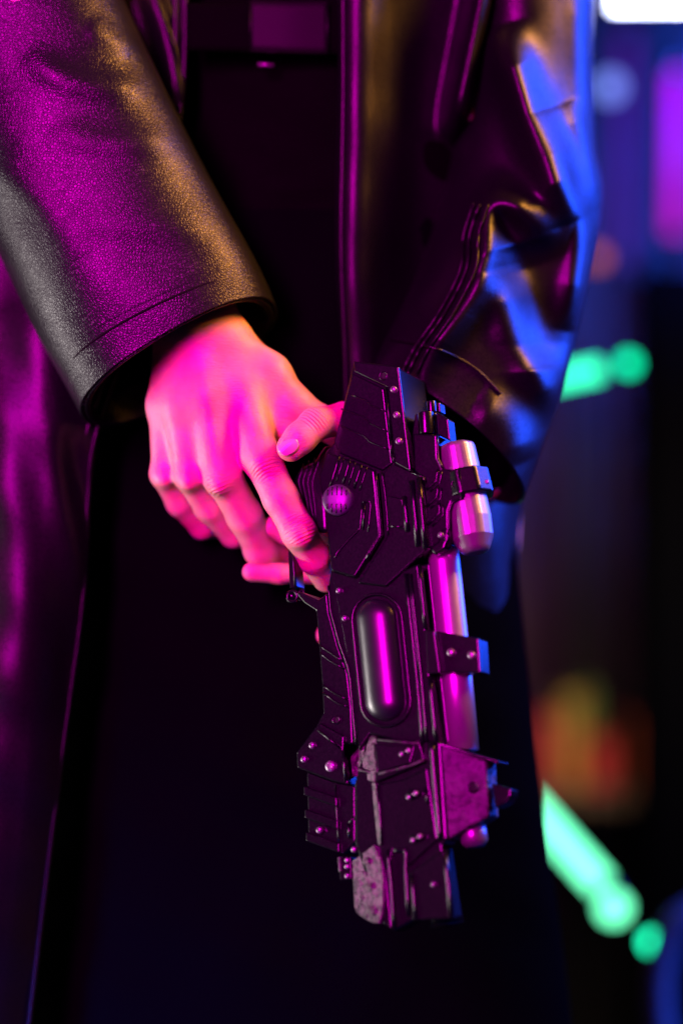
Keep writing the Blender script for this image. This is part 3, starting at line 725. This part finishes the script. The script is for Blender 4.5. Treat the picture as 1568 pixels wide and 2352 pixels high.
# muzzle housing
mz = prism('muzzle_housing', zz(z3, [(560, 180), (900, 170), (945, 180), (1050, 190), (1092, 832), (1060, 870), (1125, 1345), (860, 1365), (740, 1435), (640, 1350), (500, 900), (486, 860), (484, 470)]), 2, 60, K, gun, 4, 3)
prism('muzzle_block', zz(z3, [(840, 1046), (1070, 892), (1125, 1348), (862, 1362)]), -8, 20, K, gun, 3)
prism('muzzle_side_panel', zz(z3, [(632, 470), (800, 440), (960, 360), (1030, 830), (835, 1010), (815, 930), (740, 900), (700, 1100), (735, 1425), (672, 1380)]), -5, 20, K, gun, 3)
hs = MB(); bead(zz(z3, [(990, 200), (1020, 520), (1048, 835)]), 6, -4, hs, sub=6); bead(zz(z3, [(910, 180), (935, 312)]), 4, -4, hs, sub=2)
bead(zz(z3, [(700, 900), (725, 1100), (745, 1420)]), 2.6, -6, hs, sub=3)
bead(zz(z3, [(745, 905), (810, 900), (826, 930), (820, 1010), (838, 1330)]), 3.6, -5, hs, sub=3); bead(zz(z3, [(860, 1062), (888, 1352)]), 3.4, -8, hs, sub=3)
bead(zz(z3, [(1076, 900), (1120, 1340)]), 4.2, -8, hs, sub=3); bead(zz(z3, [(640, 480), (665, 870)]), 2.5, -5, hs, sub=3); bead(zz(z3, [(950, 500), (968, 600)]), 3, -5, hs)
hs.build('raised_bars', K, gun)
# faceted pewter chevron: left facet slopes away, its paler metal also standing for side light
def poly3(name, pts, faces, m, bevel=2, thick=20):
    fr = [G(*z3(x, y), wd) for (x, y, wd) in pts]; n = len(fr); bkk = [p+EV*(thick*S) for p in fr]
    # boundary
    cnt = {}
    for f in faces:
        for i in range(len(f)):
            e = (f[i], f[(i+1) % len(f)]); cnt[tuple(sorted(e))] = cnt.get(tuple(sorted(e)), [])+[e]
    fs = [tuple(f) for f in faces]+[tuple(i+n for i in f)[::-1] for f in faces]
    for k, e in cnt.items():
        if len(e) == 1: a, b = e[0]; fs.append((b, a, a+n, b+n))
    return link(name, fr+bkk, fs, m, gun, False, bevel, 2)
cvx = poly3('chevron_bracket', [(632, 165, -14), (905, 182, -12), (945, 315, -12), (800, 385, -12), (622, 458, -12)], [(0, 4, 3, 2, 1)], K, 2)
cve = poly3('worn_lit_edge', [(592, 148, 6), (458, 300, 24), (468, 425, 24), (618, 458, -8), (628, 165, -12)], [(0, 1, 2, 3, 4)], M['pewter'], 1.5)
cvf = poly3('chevron_face', [(612, 205, -20), (880, 220, -18), (850, 330, -18), (640, 392, -20)], [(0, 3, 2, 1)], K, 2)
poly3('worn_lit_face', [(600, 200, -6), (502, 330, 10), (504, 362, 10), (632, 392, -18), (608, 205, -18)], [(0, 1, 2, 3, 4)], M['pewter'], 1.5)
mb = MB(); bead(zz(z3, [(640, 180), (905, 205)]), 2, -14, mb, sub=2); bead(zz(z3, [(645, 402), (860, 345), (935, 312)]), 2.4, -14, mb, sub=3); bead(zz(z3, [(512, 378), (640, 408)]), 2.4, 0, mb, sub=2)
mb.build('bracket_trim', M['rough'], cvx)
poly3('pewter_lit_strip', [(568, 458, 12), (622, 462, -6), (660, 868, -6), (612, 882, 12)], [(0, 3, 2, 1)], M['pewter'], 2)
# knobbly cast muzzle piece
def cast():
    mb = MB(); nu, nv = 26, 60
    Lf = catmull([(466, 985), (475, 1100), (482, 1220), (500, 1320), (600, 1386)], nv); Rt = catmull([(612, 868), (664, 1000), (672, 1150), (668, 1280), (640, 1375)], nv)
    vs = []
    bumps = [(565, 975, 24, 9), (585, 1140, 26, 9), (600, 1300, 28, 10), (545, 1060, 14, 4), (530, 1220, 14, 5), (620, 1200, 13, 4), (560, 1340, 13, 4), (520, 1130, 12, 4), (628, 1060, 13, 4), (510, 1010, 12, 3)]
    for j in range(nv):
        for i in range(nu):
            t = i/(nu-1); q = Lf[j]*(1-t)+Rt[j]*t
            wd = 18-28*t**0.8
            for (bx, by, br, bh) in bumps: wd -= bh*math.exp(-(((q[0]-bx)**2+(q[1]-by)**2)/br**2)**1.6)
            wd += rng.uniform(-0.7, 0.7)
            vs.append(G(*z3(q[0], q[1]), wd))
    n = len(vs); vs += [v+EV*(30*S) for v in vs]
    fs = []
    for j in range(nv-1):
        for i in range(nu-1):
            a = j*nu+i; fs.append((a, a+1, a+nu+1, a+nu)); fs.append((a+n, a+n+nu, a+n+nu+1, a+n+1))
    bd = [i for i in range(nu)]+[j*nu+nu-1 for j in range(1, nv)]+[(nv-1)*nu+i for i in range(nu-2, -1, -1)]+[j*nu for j in range(nv-2, 0, -1)]
    for k in range(len(bd)): a, b = bd[k], bd[(k+1) % len(bd)]; fs.append((a, b, b+n, a+n))
    return link('cast_muzzle_piece', vs, fs, M['pewter'], gun, True)
cast()
def bolt(x, y):
    mb = MB(); c = G(*z3(x, y), -6)
    mb.tube([G(*z3(x-22, y+12), -12), G(*z3(x+24, y-14), -16)], [6*S, 7.5*S], 12)
    disc(mb, c, 12, 4, 16)
    return mb.build('hex_bolt', M['black'], gun)
for (x, y) in [(815, 260), (862, 540), (890, 820)]:
    b_ = bolt(x, y)
    mb = MB(); disc(mb, G(*z3(x-22, y+14), -16), 5.5, 4, 12, 1); disc(mb, G(*z3(x+24, y-12), -18), 6, 4, 12, 1); mb.build('bolt_head', M['screw'], b_)
screw(z3, 1005, 1125, 6, -8); screw(z3, 485, 902, 7, 6)
# sight bracket at the right
sb = prism('front_bracket', zz(z3, [(1046, 212), (1198, 262), (1350, 332), (1368, 690), (1180, 790), (1098, 835)]), [4, 18, 34, 34, 20, 6], 90, M['rough'], gun, 3)
prism('front_bracket_top', zz(z3, [(1040, 198), (1240, 268), (1436, 330), (1430, 348), (1236, 288), (1044, 222)]), [-2, 16, 36, 36, 16, -2], 90, K, gun, 2)
ringhole(z3, 1262, 500, 11, 22)
prism('front_sight', zz(z3, [(1382, 474), (1512, 512), (1508, 560), (1478, 604), (1404, 640)]), 36, 80, K, gun, 2.5)
c = MB(); c.tube([W(z3, 1255, 740, 70), W(z3, 1275, 870, 70), W(z3, 1280, 905, 70)], [30*S, 30*S, 20*S], 30); c.build('barrel_tip', M['silver'], gun, True)
c = MB(); c.tube([W(z3, 1070, 1300, 80), W(z3, 1095, 1425, 80)], [36*S, 38*S], 30); c.build('muzzle', M['black'], gun, True)
# small emitter below rail
se = prism('rail_stub', zz(z3, [(376, 950), (462, 950), (468, 1104), (388, 1108)]), 16, 60, K, gun, 2)
mb = MB()
for y in (975, 1016, 1078): disc(mb, G(*z3(438, y), 16), 6, 4, 12, 1)
mb.build('studs', M['screw'], se)
prism('rail_stub_edge', zz(z3, [(372, 950), (392, 950), (398, 1050), (380, 1052)]), 10, 30, M['rough'], gun, 1.5)
# grip inside the hands
prism('grip', zz(z1, [(340, 650), (430, 690), (350, 860), (370, 1230), (250, 1230), (120, 900), (180, 800), (270, 760)]), 30, 120, K, gun, 8, 4)
mb = MB()
for k in range(4): bead(zz(z1, [(320-k*38, 720+k*20), (262-k*30, 900), (292-k*18, 1180)]), 1.3, 29, mb, sub=4)
mb.build('grip_ribs', K, gun)

# ------------------------------------------------------------------ background
wall_m = painted('dark_wall_paint', (0.04, 0.034, 0.03), 0.7, 0, 6, 0.2, 0.01)
def box(name, lo, hi, m, parent=None, bevel=0, **kw):
    x0, y0, z0 = lo; x1, y1, z1_ = hi
    vs = [(x0, y0, z0), (x1, y0, z0), (x1, y1, z0), (x0, y1, z0), (x0, y0, z1_), (x1, y0, z1_), (x1, y1, z1_), (x0, y1, z1_)]
    fs = [(0, 1, 2, 3), (4, 5, 6, 7), (0, 1, 5, 4), (1, 2, 6, 5), (2, 3, 7, 6), (3, 0, 4, 7)]
    return link(name, vs, fs, m, parent, False, bevel)
fl_ = box('floor', (-3, -2.5, -0.05), (3, 3.2, 0), painted('floor_concrete', (0.06, 0.055, 0.055), 0.6, 0, 12, 0.2, 0.004)); fl_['kind'] = 'structure'
bw = box('back_wall', (-3, 2.6, 0.0), (3, 2.75, 3.0), wall_m); bw['kind'] = 'structure'
def tubelight(name, a, b, r, gm, label, cat, group=None):
    a = Vector(a); b = Vector(b); o = empty(name, a, label, cat, group)
    d = (b-a).normalized()
    m = MB(); m.tube([a, b], r, 16); m.build('lit_tube', gm, o)
    for nm, p, q in (('end_cap', a-d*r*1.8, a), ('end_cap', b, b+d*r*1.8)):
        m = MB(); m.tube([p, q], r*1.15, 16); m.build(nm, M['black'], o)
    return o
def lampball(name, c, r, gm, label, cat, group=None):
    o = empty(name, c, label, cat, group); vs = []; fs = []; n = 16
    for j in range(9):
        for i in range(n):
            t = math.pi*j/8; a = 2*math.pi*i/n; vs.append(c+Vector((math.sin(t)*math.cos(a), math.sin(t)*math.sin(a), math.cos(t)))*r)
    for j in range(8):
        for i in range(n): fs.append((j*n+i, j*n+(i+1) % n, (j+1)*n+(i+1) % n, (j+1)*n+i))
    link('bulb', vs, fs, gm, o, True)
    m = MB(); m.tube([c+Vector((0, r*0.8, 0)), c+Vector((0, r*2.2, 0))], r*0.8, 12); m.build('socket', M['black'], o)
    return o
gg = glow('green_glow', (0.03, 0.80, 0.38), 3.6)
gg2 = glow('pale_green_glow', (0.13, 0.85, 0.42), 4.0)
BD = 1000
tubelight('neon_tube', P(1265, 872, BD), P(1378, 848, BD), 0.0085, gg, 'green neon tube at the height of the jacket cuff, right of the sleeve', 'neon light', 'green neon lights')
lampball('neon_lamp', P(1442, 835, BD), 0.0085, glow('green_dot_glow', (0.0, 0.85, 0.38), 3.2), 'round green light just right of the green neon tube by the cuff', 'lamp', 'green neon lights')
tubelight('neon_tube', P(1205, 1835, BD), P(1378, 2030, BD), 0.012, gg2, 'pale green slanting neon tube low beside the coat tail', 'neon light', 'green neon lights')
lampball('neon_lamp', P(1408, 2085, 950), 0.014, gg2, 'pale green round light at the lower end of the slanting tube', 'lamp', 'green neon lights')
lampball('neon_lamp', P(1497, 2165, 850), 0.0085, glow('small_green_glow', (0.01, 0.85, 0.42), 5), 'smallest green light, lowest in the row at the bottom right', 'lamp', 'green neon lights')
tubelight('light_bar', P(1400, -2, 700), P(1800, -2, 700), 0.010, glow('white_glow', (0.62, 0.68, 1.0), 16), 'bright blue white light bar at the top right corner', 'light bar')
tubelight('neon_tube', P(1556, 170, 1600), P(1550, 540, 1600), 0.010, glow('magenta_glow', (0.9, 0.0, 0.8), 0.8), 'upright magenta neon tube at the right edge', 'neon light', 'upright neon tubes')
tubelight('neon_tube', P(1440, 80, 2200), P(1430, 600, 2200), 0.010, glow('violet_glow', (0.25, 0.04, 0.7), 0.3), 'upright violet neon tube left of the magenta one', 'neon light', 'upright neon tubes')
lampball('wall_lamp', P(1400, 200, 1300), 0.014, glow('pale_blue_glow', (0.2, 0.3, 1.0), 1.4), 'pale blue round lamp just below the white light bar', 'lamp')
lampball('wall_lamp', P(1372, 592, 1300), 0.010, glow('orange_glow', (1.0, 0.20, 0.05), 0.7), 'dim orange lamp behind the elbow of the coat', 'lamp')
area('blue_wall_lamp', P(1500, 100, 1300), P(1480, 360, 2600), 0.2, (0.02, 0.09, 1.0), 9.0, None, 60)
# dark pillar at the far right, brown panel, stool
pl = box('pillar', (P(1490, 0, 1900).x, P(1490, 0, 1900).y, 0.0), tuple(P(1900, 640, 2100)), M['fabric']); pl['label'] = 'black pillar at the right edge behind the green lights'; pl['category'] = 'pillar'
sh = empty('shelf', P(1380, 1900, 2200), 'dark shelf board holding small coloured boxes low behind the coat', 'shelf')
bx0 = P(1150, 1850, 2100); bx1 = P(1500, 1850, 2350); box('shelf_board', tuple(bx0), (bx1.x, bx1.y, bx0.z+0.02), painted('shelf_wood', (0.12, 0.08, 0.05), 0.6, 0, 20), sh)
for x in (1190, 1480):
    p = P(x, 1840, 2280); box('shelf_leg', (p.x-0.015, p.y-0.05, 0.0), (p.x+0.015, p.y, bx0.z), painted('shelf_leg_paint', (0.05, 0.04, 0.04), 0.6, 0, 20), sh)
cols = [((1225, 1275), 1640, (0.55, 0.03, 0.02), 'dark red carton'), ((1290, 1325), 1590, (0.45, 0.30, 0.03), 'mustard yellow carton'), ((1345, 1395), 1690, (0.60, 0.02, 0.03), 'bright red squat carton'),
        ((1330, 1352), 1570, (0.12, 0.22, 0.03), 'olive slim carton'), ((1440, 1480), 1640, (0.55, 0.10, 0.02), 'orange red carton')]
for i, ((x0, x1), top, col, lb) in enumerate(cols):
    d0 = 2130+(i == 3)*100; p0 = P(x0, 1815, d0); p1 = P(x1, top, d0+70)
    o = box('carton', (p0.x, p0.y, bx0.z+0.021), (p1.x, p0.y+0.07, p1.z), mat('carton_card_%s' % lb.split()[0], col, 0.6)[0], None, 4)
    o['label'] = lb + ' standing on the shelf behind the coat'; o['category'] = 'box'; o['group'] = 'coloured cartons on the shelf'
area('shelf_fill_light', P(1560, 1250, 1500), P(1380, 1700, 2200), 0.2, (1.0, 0.72, 0.5), 3.0)  # added light that brightens the cartons, no fitting of its own
st = MB(); q = catmull([(1600, 2090, 700), (1545, 2130, 700), (1515, 2220, 700), (1512, 2330, 700), (1530, 2480, 700), (1540, 3000, 700)], 30)
st.tube([P(*p) for p in q], 0.012, 14); ch_ = empty('chair', P(1560, 3000, 700), 'curved pale pink chair back at the bottom right corner', 'chair')
st.build('back_tube', mat('pink_tube_paint', (0.45, 0.25, 0.24), 0.4)[0], ch_)

pipe_m = painted('pipe_paint', (0.02, 0.02, 0.022), 0.5, 0.2, 30, 0.1, 0.002)
for (u, r, lb) in [(1395, 0.012, 'thin dark pipe running up the wall behind the round blue lamp'), (1472, 0.02, 'thick dark pipe running up the wall left of the magenta tube'), (1300, 0.014, 'dark pipe running up the wall close behind the cuff')]:
    q = P(u, 0, 2350); o = empty('wall_pipe', (q.x, q.y, 0), lb, 'pipe', 'pipes on the back wall')
    m = MB(); m.tube([(q.x, q.y, 0.0), (q.x, q.y, 2.4)], r, 14); m.build('pipe_run', pipe_m, o)
    for z in (0.5, 1.1, 1.7):
        m = MB(); m.tube([(q.x, q.y, z), (q.x, q.y, z+0.03)], r*1.5, 14); m.build('pipe_bracket', pipe_m, o)
